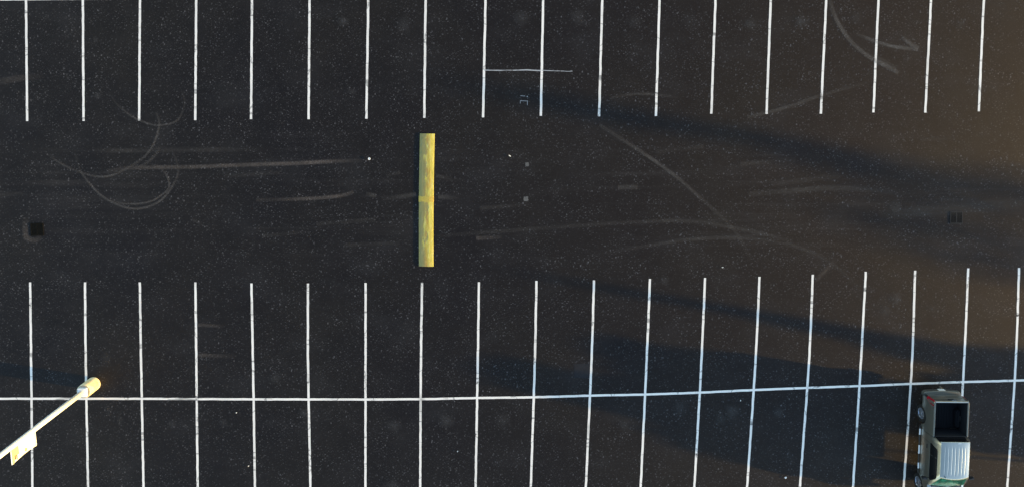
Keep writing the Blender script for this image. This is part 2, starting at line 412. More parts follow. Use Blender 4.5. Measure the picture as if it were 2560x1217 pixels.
# pale drips and dried puddles in the stalls
bmS = []
SPOTS = [(1010,65,22,30),(1302,45,25,24),(1445,42,22,24),(1587,55,20,22),(1725,55,24,26),(1875,60,22,18),(2003,55,24,20),(2140,45,20,22),(2400,60,16,18),
         (265,895,18,22),(690,942,20,18),(985,1062,24,22),(1115,1050,26,22),(1257,1048,24,22),(432,1060,16,16),(272,1025,12,16),(300,1050,10,20),(245,240,12,12),
         (240,100,9,9),(1560,1060,22,24),(1700,1020,24,26),(1830,1030,24,26),(2215,775,16,18),(2240,745,20,24),(560,1055,16,14),(1975,1140,16,20),(760,1030,14,16),
         (860,55,18,16),(1800,1045,20,20),(980,1210,28,16),(880,230,14,10),(1945,1030,18,18),(1660,700,14,14),(2330,770,16,12)]
for u, v, a, c in SPOTS:
    bm = bmesh.new(); uvl = bm.loops.layers.uv.new('UVMap'); fl = bm.verts.layers.float.new('fade')
    p = g(u, v); cen = bm.verts.new(p+Vector((0, 0, ZT))); cen[fl] = random.uniform(0.45, 0.95)
    ring = []
    for k in range(20):
        th = 2*math.pi*k/20; q = random.uniform(0.75, 1.2)
        vv = bm.verts.new(p+Vector((math.cos(th)*a/52*q, math.sin(th)*c/52*q, ZT))); vv[fl] = 0.0; ring.append(vv)
    for k in range(20):
        f = bm.faces.new((cen, ring[k], ring[(k+1) % 20]))
        for lo in f.loops: lo[uvl].uv = (0.5, 0.5)
    mesh_obj('dried_stain', bm, M['stain'], lot, fix=False)
    ZT += 0.0004
# square patches let into the surface
def patch(u, v, w, h, mat, rz=0.0):
    bm = bmesh.new(); p = g(u, v)
    n = 6; pts = []
    for sx_, sy_, ex, ey in ((-1,-1,1,-1),(1,-1,1,1),(1,1,-1,1),(-1,1,-1,-1)):
        for k in range(n):
            t = k/n; pts.append(((sx_+(ex-sx_)*t)*w/2+random.uniform(-1,1)*0.02, (sy_+(ey-sy_)*t)*h/2+random.uniform(-1,1)*0.02))
    bm.faces.new([bm.verts.new(p+Vector((x*math.cos(rz)-y*math.sin(rz), x*math.sin(rz)+y*math.cos(rz), 0.003))) for x, y in pts])
    mesh_obj('surface_patch', bm, mat, lot, fix=False)
patch(1317.5, 412, 0.17, 0.19, M['patch'])
patch(1315, 497.5, 0.21, 0.22, M['patch'])
patch(1456, 926, 0.80, 0.72, M['seal_patch'])
patch(1547, 469, 0.0, 0.0, M['seal_patch']) if False else None

# ------------------------------------------------------------------ speed bump
def speed_bump():
    a, c = g(1068.3, 334.5), g(1065.5, 665)
    mid = (a+c)/2; L = (c-a).length; rz = math.atan2((a-c).y, (a-c).x)-math.pi/2
    root = empty('speed_bump', (mid.x, mid.y, 0), rz)
    tag(root, 'long yellow painted speed bump with worn paint and a greyer flank lying across the middle of the lane', 'speed bump')
    prof = [(-0.355, 0.0), (-0.352, 0.026), (-0.335, 0.042), (-0.22, 0.054), (-0.06, 0.062), (0.08, 0.063), (0.16, 0.060), (0.27, 0.045), (0.345, 0.030), (0.352, 0.018), (0.355, 0.0)]
    def section(name, y0, y1, mat, grow=0.0, n=24):
        bm = bmesh.new(); rows = []
        for i in range(n+1):
            y = y0+(y1-y0)*i/n
            bow = -0.025*(1-(2*y/L)**2)
            edge = min(i, n-i)
            dip = 0.006 if edge == 0 else 0
            rows.append([Vector(((x*(1+grow)+bow+(random.uniform(-.004,.004) if z > 0 else 0)), y, max(0, z+grow*0.12-dip*(z > 0)+(random.uniform(-.0025,.0025) if z > 0 else 0)))) for x, z in prof])
        vr = grid(bm, rows); bm.faces.new(vr[0]); bm.faces.new(vr[-1])
        return mesh_obj(name, bm, mat, root)
    yj = L/2-(498-334.5)/330.5*L
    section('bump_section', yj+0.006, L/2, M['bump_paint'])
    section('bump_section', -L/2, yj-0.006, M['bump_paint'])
    b_ = section('joint_patch', yj-0.12, yj+0.17, M['bump_band'], 0.030, 6)
    b_['label'] = 'ochre patch over the joint'
speed_bump()

# ------------------------------------------------------------------ drains
def drain(u, v, size, label, clogged, cols):
    p = g(u, v)
    root = empty('storm_drain', (p.x, p.y, 0), R(1.5))
    tag(root, label, 'drain', 'storm drains in the lane')
    h = size/2; fr = 0.035
    bm = bmesh.new()
    for c, s in (((0, h-fr/2, 0.012), (size, fr, 0.02)), ((0, -h+fr/2, 0.012), (size, fr, 0.02)), ((h-fr/2, 0, 0.012), (fr, size-2*fr, 0.02)), ((-h+fr/2, 0, 0.012), (fr, size-2*fr, 0.02))):
        box(bm, c, s)
    mesh_obj('frame', bm, M['iron'] if not clogged else M['silt'], root)
    bm = bmesh.new(); box(bm, (0, 0, 0.005), (size-2*fr, size-2*fr, 0.004)); mesh_obj('pit_panel', bm, M['silt'] if clogged else M['pit_panel'], root)  # flat panel under the bars; unclogged, the pit's shade is its near-black colour
    bm = bmesh.new(); inner = size-2*fr; nb = 10
    for k in range(nb):
        y = -inner/2+inner*(k+0.5)/nb
        for cc in range(cols):
            wx = inner/cols-(0.03 if cols > 1 else 0)
            x = -inner/2+inner*(cc+0.5)/cols
            box(bm, (x, y, 0.015), (wx, inner/nb*(0.5 if clogged else 0.34), 0.012))
    if cols > 1: box(bm, (0, 0, 0.0151), (0.03, inner, 0.0125))
    mesh_obj('grate', bm, M['silt'] if clogged else M['iron'], root)
drain(93, 573.5, 0.62, 'square silted black storm drain with brown dust along its edge', True, 2)
drain(2391, 544, 0.60, 'square slotted storm drain grate in a bluish shaded stretch of lane', False, 2)

# ------------------------------------------------------------------ litter
def lid():
    p = g(923.5, 397.3)
    bm = bmesh.new()
    rows = []
    for r_, z_ in ((0.058, 0.0), (0.062, 0.006), (0.060, 0.014), (0.050, 0.016), (0.046, 0.011), (0.012, 0.010)):
        rows.append([Vector((math.cos(2*math.pi*k/24)*r_, math.sin(2*math.pi*k/24)*r_, z_+ZT)) for k in range(24)])
    vr = grid(bm, rows, True); bm.faces.new(vr[-1])
    o = mesh_obj('cup_lid', bm, M['scrap'], smooth=False); o.location = (p.x, p.y, 0)
    tag(o, 'small round white disc at the end of the long tyre streak', 'disc')
lid()
def scrap(u, v, w, h, rz, label):
    p = g(u, v); bm = bmesh.new(); rows = []
    for i in range(5):
        rows.append([Vector(((j/4-0.5)*w*random.uniform(.8, 1.1), (i/4-0.5)*h*random.uniform(.8, 1.1), 0.02+random.uniform(0, 0.022))) for j in range(5)])
    grid(bm, rows)
    o = mesh_obj('paper_scrap', bm, M['scrap'], fix=True)
    sol = o.modifiers.new('thickness', 'SOLIDIFY'); sol.thickness = 0.003
    o.location = (p.x, p.y, 0.004); o.rotation_euler = (0, 0, rz)
    tag(o, label, 'litter', 'scraps of white litter on the asphalt')
scrap(1274.5, 390, 0.11, 0.05, R(-35), 'white paper scrap right of the top half of the speed bump')
scrap(1806, 667.5, 0.09, 0.035, R(0), 'white paper scrap in the lane just above the lower stall row')
scrap(1963.5, 1192, 0.10, 0.09, R(20), 'crumpled white scrap near the bottom edge left of the pickup shadow')
scrap(591.5, 1030, 0.055, 0.05, R(20), 'tiny white scrap just below the long cross line')
scrap(622, 1163, 0.05, 0.05, R(0), 'tiny white scrap beside a stall line at the bottom left')
scrap(1144, 1126.5, 0.07, 0.04, R(50), 'tiny white scrap slanting in a lower middle stall')
scrap(1851, 999.5, 0.035, 0.07, R(0), 'tiny white scrap in the tree shadow below the cross line')

# ------------------------------------------------------------------ lamp post with banner
def pedestal_mat():
    m, nt, b = new_mat('yellow pedestal paint')
    tc = N(nt, 'ShaderNodeTexCoord').outputs['Object']
    n = noise(nt, tc, 4.0, 6, 0.7)
    c = ramp(nt, n, [(0.35, (0.66, 0.52, 0.22)), (0.6, (0.76, 0.68, 0.45))])
    ch = ramp(nt, noise(nt, tc, 9.0, 5, 0.75), [(0.60, 0.0), (0.68, 0.8)])
    c = mixc(nt, ch, c, (0.45, 0.43, 0.38))
    nt.links.new(c, b.inputs['Base Color']); b.inputs['Roughness'].default_value = 0.6
    bump(nt, n, 0.3, 0.02, b)
    return m
M['pedestal'] = pedestal_mat()
M['conc'] = simple('pedestal concrete', (0.30, 0.28, 0.21), 0.9, var=0.3, vscale=9)
M['banner'] = simple('white banner cloth', (0.78, 0.77, 0.70), 0.8, var=0.05)
M['banner_y'] = simple('yellow banner print', (0.66, 0.57, 0.22), 0.8, var=0.10, vscale=9)
M['banner_o'] = simple('ochre banner print', (0.13, 0.08, 0.02), 0.8, var=0.15)
def light_pole():
    p = g(234, 958.5)
    root = empty('light_pole', (p.x, p.y, 0))
    tag(root, 'tall cream light pole with a white banner rising from a round yellow concrete base', 'light pole')
    hp, rp = 0.90, 0.335
    bm = bmesh.new(); rows = []
    for r_, z_ in ((rp, 0.0), (rp, 0.2), (rp, 0.5), (rp, hp-0.025), (rp-0.02, hp)):
        rows.append([Vector((math.cos(2*math.pi*k/40)*r_, math.sin(2*math.pi*k/40)*r_, z_)) for k in range(40)])
    vr = grid(bm, rows, True)
    for f in bm.faces: f.smooth = True
    top = bm.faces.new(vr[-1]); top.material_index = 1
    mesh_obj('pedestal', bm, [M['pedestal'], M['conc']], root)
    bm = bmesh.new(); box(bm, (0, 0, hp+0.075), (0.42, 0.42, 0.15), 0, 0.012); mesh_obj('base_cover', bm, M['pole_paint'], root)
    bm = bmesh.new(); HP = 10.5
    tube(bm, [(0, 0, hp+0.15), (0, 0, 3.5), (0, 0, 6.5), (0, 0, HP)], [0.128, 0.118, 0.106, 0.085], 24); mesh_obj('pole', bm, M['pole_paint'], root, smooth=True)
    # two fixtures on a short cross arm at the top (above the frame)
    bm = bmesh.new(); box(bm, (0, 0, HP+0.03), (0.1, 1.5, 0.08), 0, 0.01); mesh_obj('cross_arm', bm, M['pole_paint'], root)
    for sgn in (-1, 1):
        bm = bmesh.new(); box(bm, (0, sgn*1.1, HP+0.02), (0.42, 0.7, 0.16), 0, 0.03); mesh_obj('lamp_head', bm, M['pole_paint'], root)
    # banner: hangs from two arms that reach toward the lower side
    z0, z1 = 4.66, 6.28
    dv = Vector((0.06, -1, 0)).normalized()
    for z in (z0, z1):
        bm = bmesh.new(); tube(bm, [dv*0.10+Vector((0, 0, z)), dv*0.72+Vector((0, 0, z))], 0.014, 10); mesh_obj('banner_arm', bm, M['pole_paint'], root, smooth=True)
    def bp(a, t, off=0.0):       # a across 0..1, t up 0..1
        bowx = 0.05*math.sin(math.pi*t)*a
        wd = 0.62 - 0.10*math.sin(math.pi*t)*a*0.9
        return dv*(0.11+wd*a) + Vector((bowx+off, 0, z0+0.015+(z1-z0-0.03)*t))
    bm = bmesh.new(); grid(bm, [[bp(a/8, t/16) for a in range(9)] for t in range(17)])
    ban = mesh_obj('banner', bm, M['banner'], root, smooth=True)
    sol = ban.modifiers.new('thickness', 'SOLIDIFY'); sol.thickness = 0.006; sol.offset = 0
    # printed panel at the top, round emblem, two bars
    def print_patch(name, a0, a1, t0, t1, mat, off):
        bm = bmesh.new(); grid(bm, [[bp(a0+(a1-a0)*i/4, t0+(t1-t0)*j/4, off) for i in range(5)] for j in range(5)])
        o = mesh_obj(name, bm, mat, ban); return o
    print_patch('yellow_print', 0.05, 0.62, 0.72, 0.985, M['banner_y'], 0.006)
    print_patch('yellow_print', 0.62, 0.97, 0.90, 0.985, M['banner_y'], 0.006)
    print_patch('dark_bar', 0.52, 0.84, 0.855, 0.895, M['banner_o'], 0.0095)
    print_patch('dark_bar', 0.56, 0.90, 0.800, 0.840, M['banner_o'], 0.0095)
    bm = bmesh.new()
    ca, ct_ = 0.74, 0.46
    rows = []
    for rr in (0.075, 0.055):
        rows.append([bp(ca+math.cos(2*math.pi*k/24)*rr/0.62, ct_+math.sin(2*math.pi*k/24)*rr/1.6, 0.0065) for k in range(24)])
    grid(bm, rows, True)
    mesh_obj('round_emblem', bm, M['banner_o'], ban)
    bm = bmesh.new(); bm.faces.new([bm.verts.new(bp(ca+math.cos(2*math.pi*k/20)*0.052/0.62, ct_+math.sin(2*math.pi*k/20)*0.052/1.6, 0.0062)) for k in range(20)])
    mesh_obj('emblem_field', bm, M['banner_y'], ban)
light_pole()

# ------------------------------------------------------------------ pickup truck
def car_paint():
    m, nt, b = new_mat('pale pewter paint')
    tc = N(nt, 'ShaderNodeTexCoord').outputs['Object']
    n = noise(nt, tc, 3.0, 5, 0.6)
    c = mixc(nt, n, (0.47, 0.46, 0.40), (0.54, 0.53, 0.465))
    nt.links.new(c, b.inputs['Base Color'])
    b.inputs['Metallic'].default_value = 0.96; b.inputs['Roughness'].default_value = 0.29
    b.inputs['Coat Weight'].default_value = 0.3; b.inputs['Coat Roughness'].default_value = 0.12
    return m
M['car'] = car_paint()
M['cap'] = simple('grey rail cap', (0.13, 0.13, 0.115), 0.55, var=0.25, vscale=8)
M['black'] = simple('black trim', (0.012, 0.012, 0.013), 0.6, var=0.2)
M['liner'] = simple('bed liner', (0.010, 0.010, 0.012), 0.8, spec=0.2, var=0.3, vscale=12)
M['tyre'] = simple('tyre rubber', (0.010, 0.010, 0.011), 0.85, spec=0.2, var=0.3)
M['rim'] = simple('alloy rim', (0.42, 0.44, 0.50), 0.3, 0.9, var=0.2)
M['chrome'] = simple('chrome', (0.75, 0.75, 0.76), 0.15, 1.0)
M['step'] = simple('sunlit step pad', (0.80, 0.78, 0.80), 0.5, 0.0, var=0.05)  # near-white colour stands in for sun catching the running boards
M['bumper'] = simple('painted steel bumper', (0.14, 0.14, 0.125), 0.4, 0.8, var=0.1)
M['red'] = simple('red lens', (0.24, 0.004, 0.014), 0.25, var=0.2)
M['lens'] = simple('clear lens', (0.6, 0.6, 0.6), 0.1, var=0.1)
M['plate'] = simple('licence plate', (0.62, 0.64, 0.62), 0.5, var=0.15, vscale=30)
M['glass'] = simple('dark glass', (0.006, 0.006, 0.007), 0.08, spec=0.5)
def green_glass():
    m, nt, b = new_mat('green windshield')
    tc = N(nt, 'ShaderNodeTexCoord').outputs['Object']
    f = noise(nt, mapping(nt, tc, (3.2, 2.0, 1.2)), 1.2, 3, 0.5, dist=1.2)
    c = ramp(nt, f, [(0.36, (0.010, 0.085, 0.045)), (0.60, (0.024, 0.20, 0.105)), (0.70, (0.05, 0.27, 0.15)), (0.78, (0.35, 0.52, 0.42))])  # palest stop paints glints on the glass into its colour
    nt.links.new(c, b.inputs['Base Color']); b.inputs['Roughness'].default_value = 0.12; b.inputs['Specular IOR Level'].default_value = 0.3
    return m
M['green'] = green_glass()

def pickup():
    zh = 0.36; LIFT = 1.17
    hr, hf = g(2302.8, 1031.8, zh*LIFT), g(2295.4, 1203.5, zh*LIFT)
    fwd = (hf-hr); wb = fwd.length; fwd.normalize()
    right = Vector((-fwd.y, fwd.x, 0))          # image right
    s_rear = 1.08; s_front = s_rear+wb
    hubx = 0.83
    tail = hr - fwd*s_rear + right*hubx; tail.z = 0
    rz = math.atan2(right.y, right.x)
    root = empty('pickup_truck', tail, rz); root.scale = (1, 1, LIFT)
    tag(root, 'pale pewter pickup truck with an empty open bed parked nose down in a stall', 'pickup truck')
    def P(x, s, z): return Vector((x, -s, z))
    LEN = s_front+0.88; CAB0, CAB1 = 1.74, s_front-0.38
    def arch(s, r=0.47):
        z = 0.44
        for sc in (s_rear, s_front):
            if abs(s-sc) < r: z = max(z, zh+math.sqrt(r*r-(s-sc)**2))
        return z
    PROF = [(0.40, 0.845), (0.55, 0.872), (0.72, 0.885), (0.90, 0.887), (1.02, 0.875), (1.15, 0.850), (1.30, 0.822)]
    def hw(s, z):
        for (z0, w0), (z1, w1) in zip(PROF, PROF[1:]):
            if z <= z1: w = w0+(w1-w0)*max(0, (z-z0)/(z1-z0)); break
        else: w = PROF[-1][1]
        if s < 0.18: w -= 0.035*((0.18-s)/0.18)**2
        if s > LEN-0.7: w -= 0.12*((s-LEN+0.7)/0.7)**2
        # flared lips round the wheels
        for sc in (s_rear, s_front):
            d = math.hypot(s-sc, z-zh)
            if 0.45 < d < 0.59: w += 0.018*(1-(d-0.45)/0.14)
        return w
    def side_rows(s0, s1, ztop, ns, sg, nz=10):
        rows = []
        for i in range(ns+1):
            s = s0+(s1-s0)*i/ns; zb = arch(s); zt = ztop(s) if callable(ztop) else ztop
            inner = [P(sg*(hw(s, zb)-0.22), s, zb+0.01)]
            rows.append(inner+[P(sg*hw(s, zb+(zt-zb)*k/nz), s, zb+(zt-zb)*k/nz) for k in range(nz+1)])
        return rows
    # --- bed
    for sg in (-1, 1):
        bm = bmesh.new()
        rows = side_rows(0.05, 1.715, 1.285, 40, sg)
        for i, row in enumerate(rows):
            s = 0.05+(1.715-0.05)*i/40
        grid(bm, rows)
        mesh_obj('bed_side', bm, M['car'], root)
        bm = bmesh.new()
        grid(bm, [[P(sg*(hw(s, 1.285)+0.004), s, 1.270), P(sg*(hw(s, 1.285)+0.002), s, 1.292), P(sg*(hw(s, 1.30)-0.02), s, 1.303), P(sg*0.772, s, 1.303), P(sg*0.752, s, 1.280)] for s in [0.05+1.665*i/20 for i in range(21)]])
        mesh_obj('rail_cap', bm, M['cap'], root)
    bm2 = bmesh.new()
    for sg in (-1, 1):
        grid(bm2, [[P(sg*0.755, s, 1.285), P(sg*0.745, s, 0.62)] for s in (0.07, 0.7, 1.66)])
        box(bm2, P(sg*0.64, s_rear, 0.74), (0.20, 0.86, 0.26), 0, 0.05)
    grid(bm2, [[P(-0.745, s, 0.62), P(0.745, s, 0.62)] for s in (0.07, 1.66)])
    for k in range(9):
        box(bm2, P(-0.52+k*0.13, 0.86, 0.625), (0.05, 1.55, 0.02))
    o = mesh_obj('bed_liner', bm2, M['liner'], root)
    bm = bmesh.new(); box(bm, P(0, 1.688, 0.97), (1.55, 0.05, 0.66), 0, 0.01); mesh_obj('bed_headboard', bm, M['liner'], root)
    bm = bmesh.new(); box(bm, P(0, 1.688, 1.31), (1.50, 0.035, 0.018), 0, 0.004); mesh_obj('headboard_rail', bm, M['black'], root)
    # --- tailgate
    bm = bmesh.new(); rows = []
    for z, dy in ((0.62, 0.0), (0.70, -0.012), (0.98, -0.012), (1.02, 0.004), (1.20, 0.004), (1.27, -0.006), (1.297, 0.012), (1.297, 0.055), (0.62, 0.06)):
        rows.append([P(x, dy, z) for x in (-0.775, -0.5, 0, 0.5, 0.775)])
    vr = grid(bm, rows)
    for j in (0, -1): bm.faces.new([r[j] for r in vr])
    tg = mesh_obj('tailgate', bm, M['car'], root)
    bm = bmesh.new(); box(bm, P(0.06, -0.008, 1.10), (0.26, 0.03, 0.10), 0, 0.008); mesh_obj('handle', bm, M['black'], tg)
    bm = bmesh.new(); box(bm, P(0.17, -0.004, 1.235), (0.13, 0.022, 0.035), 0, 0.004); mesh_obj('badge', bm, M['chrome'], tg)
    bm = bmesh.new(); box(bm, P(0.16, -0.010, 1.155), (0.17, 0.022, 0.045), 0, 0.004); mesh_obj('badge', bm, M['chrome'], tg)
    # --- tail lights at the corners
    for sg in (-1, 1):
        bm = bmesh.new(); rows = []
        for z, k in ((0.80, 0.6), (0.88, 0.95), (1.05, 1.0), (1.20, 0.9), (1.262, 0.7)):
            w = hw(0.0, z)
            rows.append([P(sg*0.778, -0.012, z), P(sg*(w-0.02), -0.018, z), P(sg*(w+0.010), 0.02, z), P(sg*(hw(0.06+0.22*k*(z-0.7)/0.5, z)+0.008), 0.06+0.22*k*(z-0.7)/0.5, z), P(sg*(w-0.045), 0.06+0.22*k*(z-0.7)/0.5, z)])
        vr = grid(bm, rows); bm.faces.new(vr[0]); bm.faces.new(vr[-1])
        tl = mesh_obj('tail_light', bm, M['red'], root)
        bm = bmesh.new(); 
        tube(bm, [P(sg*0.778, -0.016, 0.80), P(sg*0.776, -0.016, 1.26), P(sg*(hw(0, 1.27)), 0.0, 1.272), P(sg*(hw(.1, 1.27)+.004), 0.105, 1.268), P(sg*(hw(.17, 1.05)+.006), 0.178, 1.05), P(sg*(hw(.1, .80)+.006), 0.105, 0.80)], 0.011, 6)
        mesh_obj('lens_rim', bm, M['car'], tl)
    # --- rear bumper, plate, hitch
    bm = bmesh.new(); rows = []
    for x, ds in ((-0.90, 0.10), (-0.89, -0.05), (-0.80, -0.12), (-0.3, -0.15), (0.3, -0.15), (0.80, -0.12), (0.89, -0.05), (0.90, 0.10)):
        rows.append([P(x, ds, 0.42), P(x, ds-0.012, 0.50), P(x, ds, 0.59), P(x, ds+0.02, 0.61), P(x*0.97, 0.06, 0.612)])
    grid(bm, rows)
    bp_ = mesh_obj('rear_bumper', bm, M['bumper'], root)
    bm = bmesh.new(); box(bm, P(0.0, -0.172, 0.51), (0.32, 0.014, 0.16), 0, 0.003)
    pl = mesh_obj('license_plate', bm, M['plate'], root)
    bm = bmesh.new(); box(bm, P(0, -0.13, 0.40), (0.07, 0.34, 0.06)); tube(bm, [P(0, -0.26, 0.43), P(0, -0.26, 0.49)], 0.016, 10)
    bmesh.ops.create_icosphere(bm, subdivisions=2, radius=0.028, matrix=Matrix.Translation(P(0, -0.26, 0.505)))
    mesh_obj('tow_hitch', bm, M['bumper'], root)
    # --- cab lower sides and doors
    bm = bmesh.new()
    for sg in (-1, 1):
        rows = side_rows(1.735, CAB1+0.02, 1.15, 44, sg)
        grid(bm, rows)
    grid(bm, [[P(x, 1.735, z) for x in (-hw(1.735, z), hw(1.735, z))] for z in (0.44, 0.8, 1.0, 1.15)])
    # greenhouse: rings from belt line to roof edge
    ZB, ZR = 1.15, 1.655
    WB, WR = 0.850, 0.672
    RB, RF = 1.775, CAB1-0.70
    def ring(t):
        z = ZB+(ZR-ZB)*t
        w = WB+(WR-WB)*t + 0.040*math.sin(math.pi*t)
        r = 1.738+(RB-1.738)*t; f = CAB1-0.02+(RF-CAB1+0.02)*t
        bow = 0.10
        pts = [P(-w, r+(f-r)*k/10, z) for k in range(10)]
        for k in range(11):
            x = -w+2*w*k/10; pts.append(P(x, f+bow*(1-(x/w)**2), z))
        pts += [P(w, f+(r-f)*k/10, z) for k in range(1, 11)]
        pts += [P(w-2*w*k/6, r-0.02*(1-(1-2*k/6)**2), z) for k in range(1, 6)]
        return pts
    grid(bm, [ring(t/6) for t in range(7)], True)
    mesh_obj('cab', bm, M['car'], root, smooth=True)
    for sg, nm in ((-1, 'door'), (1, 'door')):
        bm = bmesh.new(); rows = []
        d0, d1 = 2.10, CAB1-0.22
        for i in range(25):
            s = d0+(d1-d0)*i/24; zb = max(0.47, arch(s)+0.03)
            rows.append([P(sg*(hw(s, zb+(1.138-zb)*k/8)+0.004), s, zb+(1.138-zb)*k/8) for k in range(9)])
        grid(bm, rows); dr = mesh_obj(nm, bm, M['car'], root)
        sol = dr.modifiers.new('thickness', 'SOLIDIFY'); sol.thickness = 0.004; sol.offset = -1
        bm = bmesh.new(); box(bm, P(sg*(hw(2.3, 1.0)+0.02), 2.34, 0.985), (0.03, 0.20, 0.035), 0, 0.008); mesh_obj('handle', bm, M['black'], dr)
        for s in (d0-0.006, d1+0.006):                       # dark shut lines
            bm = bmesh.new()
            zb = max(0.47, arch(s)+0.03)
            grid(bm, [[P(sg*(hw(s, z)+0.003), s-0.006, z), P(sg*(hw(s, z)+0.003), s+0.006, z)] for z in (zb, 0.7, 0.9, 1.02, 1.14)])
            mesh_obj('shut_line', bm, M['black'], dr)
    # fuel flap side trim
    # --- windows: panels set just proud of the greenhouse
    def gh(sg, s, z, off=0.006):
        t = (z-ZB)/(ZR-ZB); w = WB+(WR-WB)*t+0.040*math.sin(math.pi*t)
        return P(sg*(w+off), s, z+off*0.3)
    for sg in (-1, 1):
        poly = [(2.10, 1.148), (CAB1-0.34, 1.148), (CAB1-0.27, 1.21), (RF+0.20, 1.50), (RF+0.08, 1.53), (2.26, 1.53), (2.19, 1.50), (2.06, 1.23)]
        bm = bmesh.new()
        # fan of strips so the panel follows the tumblehome
        def edge_s(z):
            xs = []
            for (s0, z0), (s1, z1) in zip(poly, poly[1:]+poly[:1]):
                if (z0-z)*(z1-z) <= 0 and z0 != z1: xs.append(s0+(s1-s0)*(z-z0)/(z1-z0))
            return min(xs), max(xs)
        rows = []
        for k in range(11):
            z = 1.149+(1.529-1.149)*k/10; a, c = edge_s(z)
            rows.append([gh(sg, a+(c-a)*j/12, z) for j in range(13)])
        grid(bm, rows); w_ = mesh_obj('side_window', bm, M['glass'], root)
        sol = w_.modifiers.new('thickness', 'SOLIDIFY'); sol.thickness = 0.008; sol.offset = -1
        bm = bmesh.new()
        grid(bm, [[gh(sg, 2.62, z, 0.0085), gh(sg, 2.655, z, 0.0085)] for z in (1.17, 1.3, 1.45, 1.528)])
        mesh_obj('window_post', bm, M['black'], w_)
    bm = bmesh.new()
    grid(bm, [[P(x, 1.738+(RB-1.738)*((z-ZB)/(ZR-ZB))-0.02*(1-(x/0.8)**2)-0.012, z) for x in [(-0.70+0.14*(z-1.18)*-1)*1+i*(1.40)/10 for i in range(11)]] for z in (1.17, 1.3, 1.45, 1.61)])
    mesh_obj('rear_window', bm, M['glass'], root, smooth=True)
    # windshield
    bm = bmesh.new(); rows = []
    for k in range(13):
        t = 0.06+0.88*k/12; z = ZB+(ZR-ZB)*t; w = (WB+(WR-WB)*t)-0.075; f = CAB1-0.02+(RF-CAB1+0.02)*t
        rows.append([P(x, f+0.10*(1-(x/(w+0.075))**2)+0.010, z+0.008) for x in [-w+2*w*j/24 for j in range(25)]])
    grid(bm, rows); ws = mesh_obj('windshield', bm, M['green'], root)
    sol = ws.modifiers.new('thickness', 'SOLIDIFY'); sol.thickness = 0.006; sol.offset = -1
    # wipers at the foot of the windshield
    bm = bmesh.new()
    for x0, x1 in ((-0.55, -0.02), (0.02, 0.52)):
        tube(bm, [P(x0, CAB1+0.05, 1.168), P((x0+x1)/2, CAB1+0.085, 1.178), P(x1, CAB1+0.055, 1.185)], 0.012, 6)
    mesh_obj('wiper', bm, M['black'], root)
    # --- ribbed roof
    bm = bmesh.new(); rows = []
    nx, ns = 120, 26
    for i in range(ns+1):
        row = []
        for j in range(nx+1):
            q = -1+2*j/nx; x = q*(WR+0.006)
            s0 = RB-0.020*(1-q*q)-0.012; s1 = RF+0.10*(1-q*q)+0.012
            s = s0+(s1-s0)*i/ns
            e = i/ns
            z = ZR + 0.062*(1-abs(q)**3.0)*min(1, 0.45+0.55*math.sin(math.pi*min(1, max(0, e*0.96+0.02)))**0.5) - 0.004
            if 0.12 < e < 0.90 and abs(x) < 0.56:
                ph = ((x+0.56)/0.16) % 1.0
                fade_ = min(1, (e-0.12)/0.05, (0.90-e)/0.05)
                z -= 0.009*fade_*max(0, 1-abs(ph-0.5)/0.16)
            row.append(P(x, s, z))
        rows.append(row)
    # folded edge
    rows = [[p+Vector((0, 0, -0.03)) for p in rows[0]]]+rows+[[p+Vector((0, 0, -0.03)) for p in rows[-1]]]
    rows = [[r[0]+Vector((0, 0, -0.03))]+r+[r[-1]+Vector((0, 0, -0.03))] for r in rows]
    grid(bm, rows); mesh_obj('roof', bm, M['car'], root, smooth=True)
    bm = bmesh.new(); tube(bm, [P(-0.46, RF-0.03, 1.68), P(-0.46, RF-0.03, 1.735)], [0.024, 0.014], 10); mesh_obj('antenna_base', bm, M['black'], root)
    bm = bmesh.new(); box(bm, P(0.14, RB+0.015, 1.712), (0.16, 0.05, 0.03), 0, 0.01); mesh_obj('brake_light', bm, M['lens'], root)
    # --- hood and fenders
    HZ = lambda s: 1.10-0.10*max(0, (s-CAB1)/(LEN-CAB1))**1.6
    for sg in (-1, 1):
        bm = bmesh.new()
        grid(bm, side_rows(CAB1+0.03, LEN-0.03, lambda s: HZ(s)-0.02, 40, sg))
        mesh_obj('fender', bm, M['car'], root, smooth=True)
    bm = bmesh.new(); rows = []
    for i in range(21):
        s = CAB1-0.03+(LEN-0.02-CAB1+0.03)*i/20
        w = hw(s, HZ(s)-0.02)
        rows.append([P(q*w, s+(0.10*(1-q*q) if i == 0 else 0), HZ(s)-0.02+0.075*(1-abs(q)**2.2)-0.012*(0.5 < abs(q) < 0.62)) for q in [-1+2*k/24 for k in range(25)]])
    w = rows[-1]
    rows.append([Vector((p.x, p.y-0.05, p.z-0.10)) for p in w]); rows.append([Vector((p.x*0.98, p.y-0.06, 0.52)) for p in w])
    grid(bm, rows); mesh_obj('hood', bm, M['car'], root, smooth=True)
    bm = bmesh.new(); box(bm, P(0, CAB1+0.055, 1.14), (1.45, 0.09, 0.03), 0, 0.01); mesh_obj('cowl', bm, M['black'], root)
    bm = bmesh.new(); box(bm, P(0, LEN+0.06, 0.78), (0.9, 0.05, 0.24), 0, 0.02); mesh_obj('front_grille', bm, M['black'], root)
    for sg in (-1, 1):
        bm = bmesh.new(); box(bm, P(sg*0.62, LEN+0.045, 0.80), (0.28, 0.08, 0.18), 0, 0.03); mesh_obj('headlight', bm, M['lens'], root)
    bm = bmesh.new(); box(bm, P(0, LEN+0.05, 0.50), (1.72, 0.20, 0.20), 0, 0.05); mesh_obj('front_bumper', bm, M['bumper'], root)
    # --- chassis between the wheels (clear of the ground)
    bm = bmesh.new()
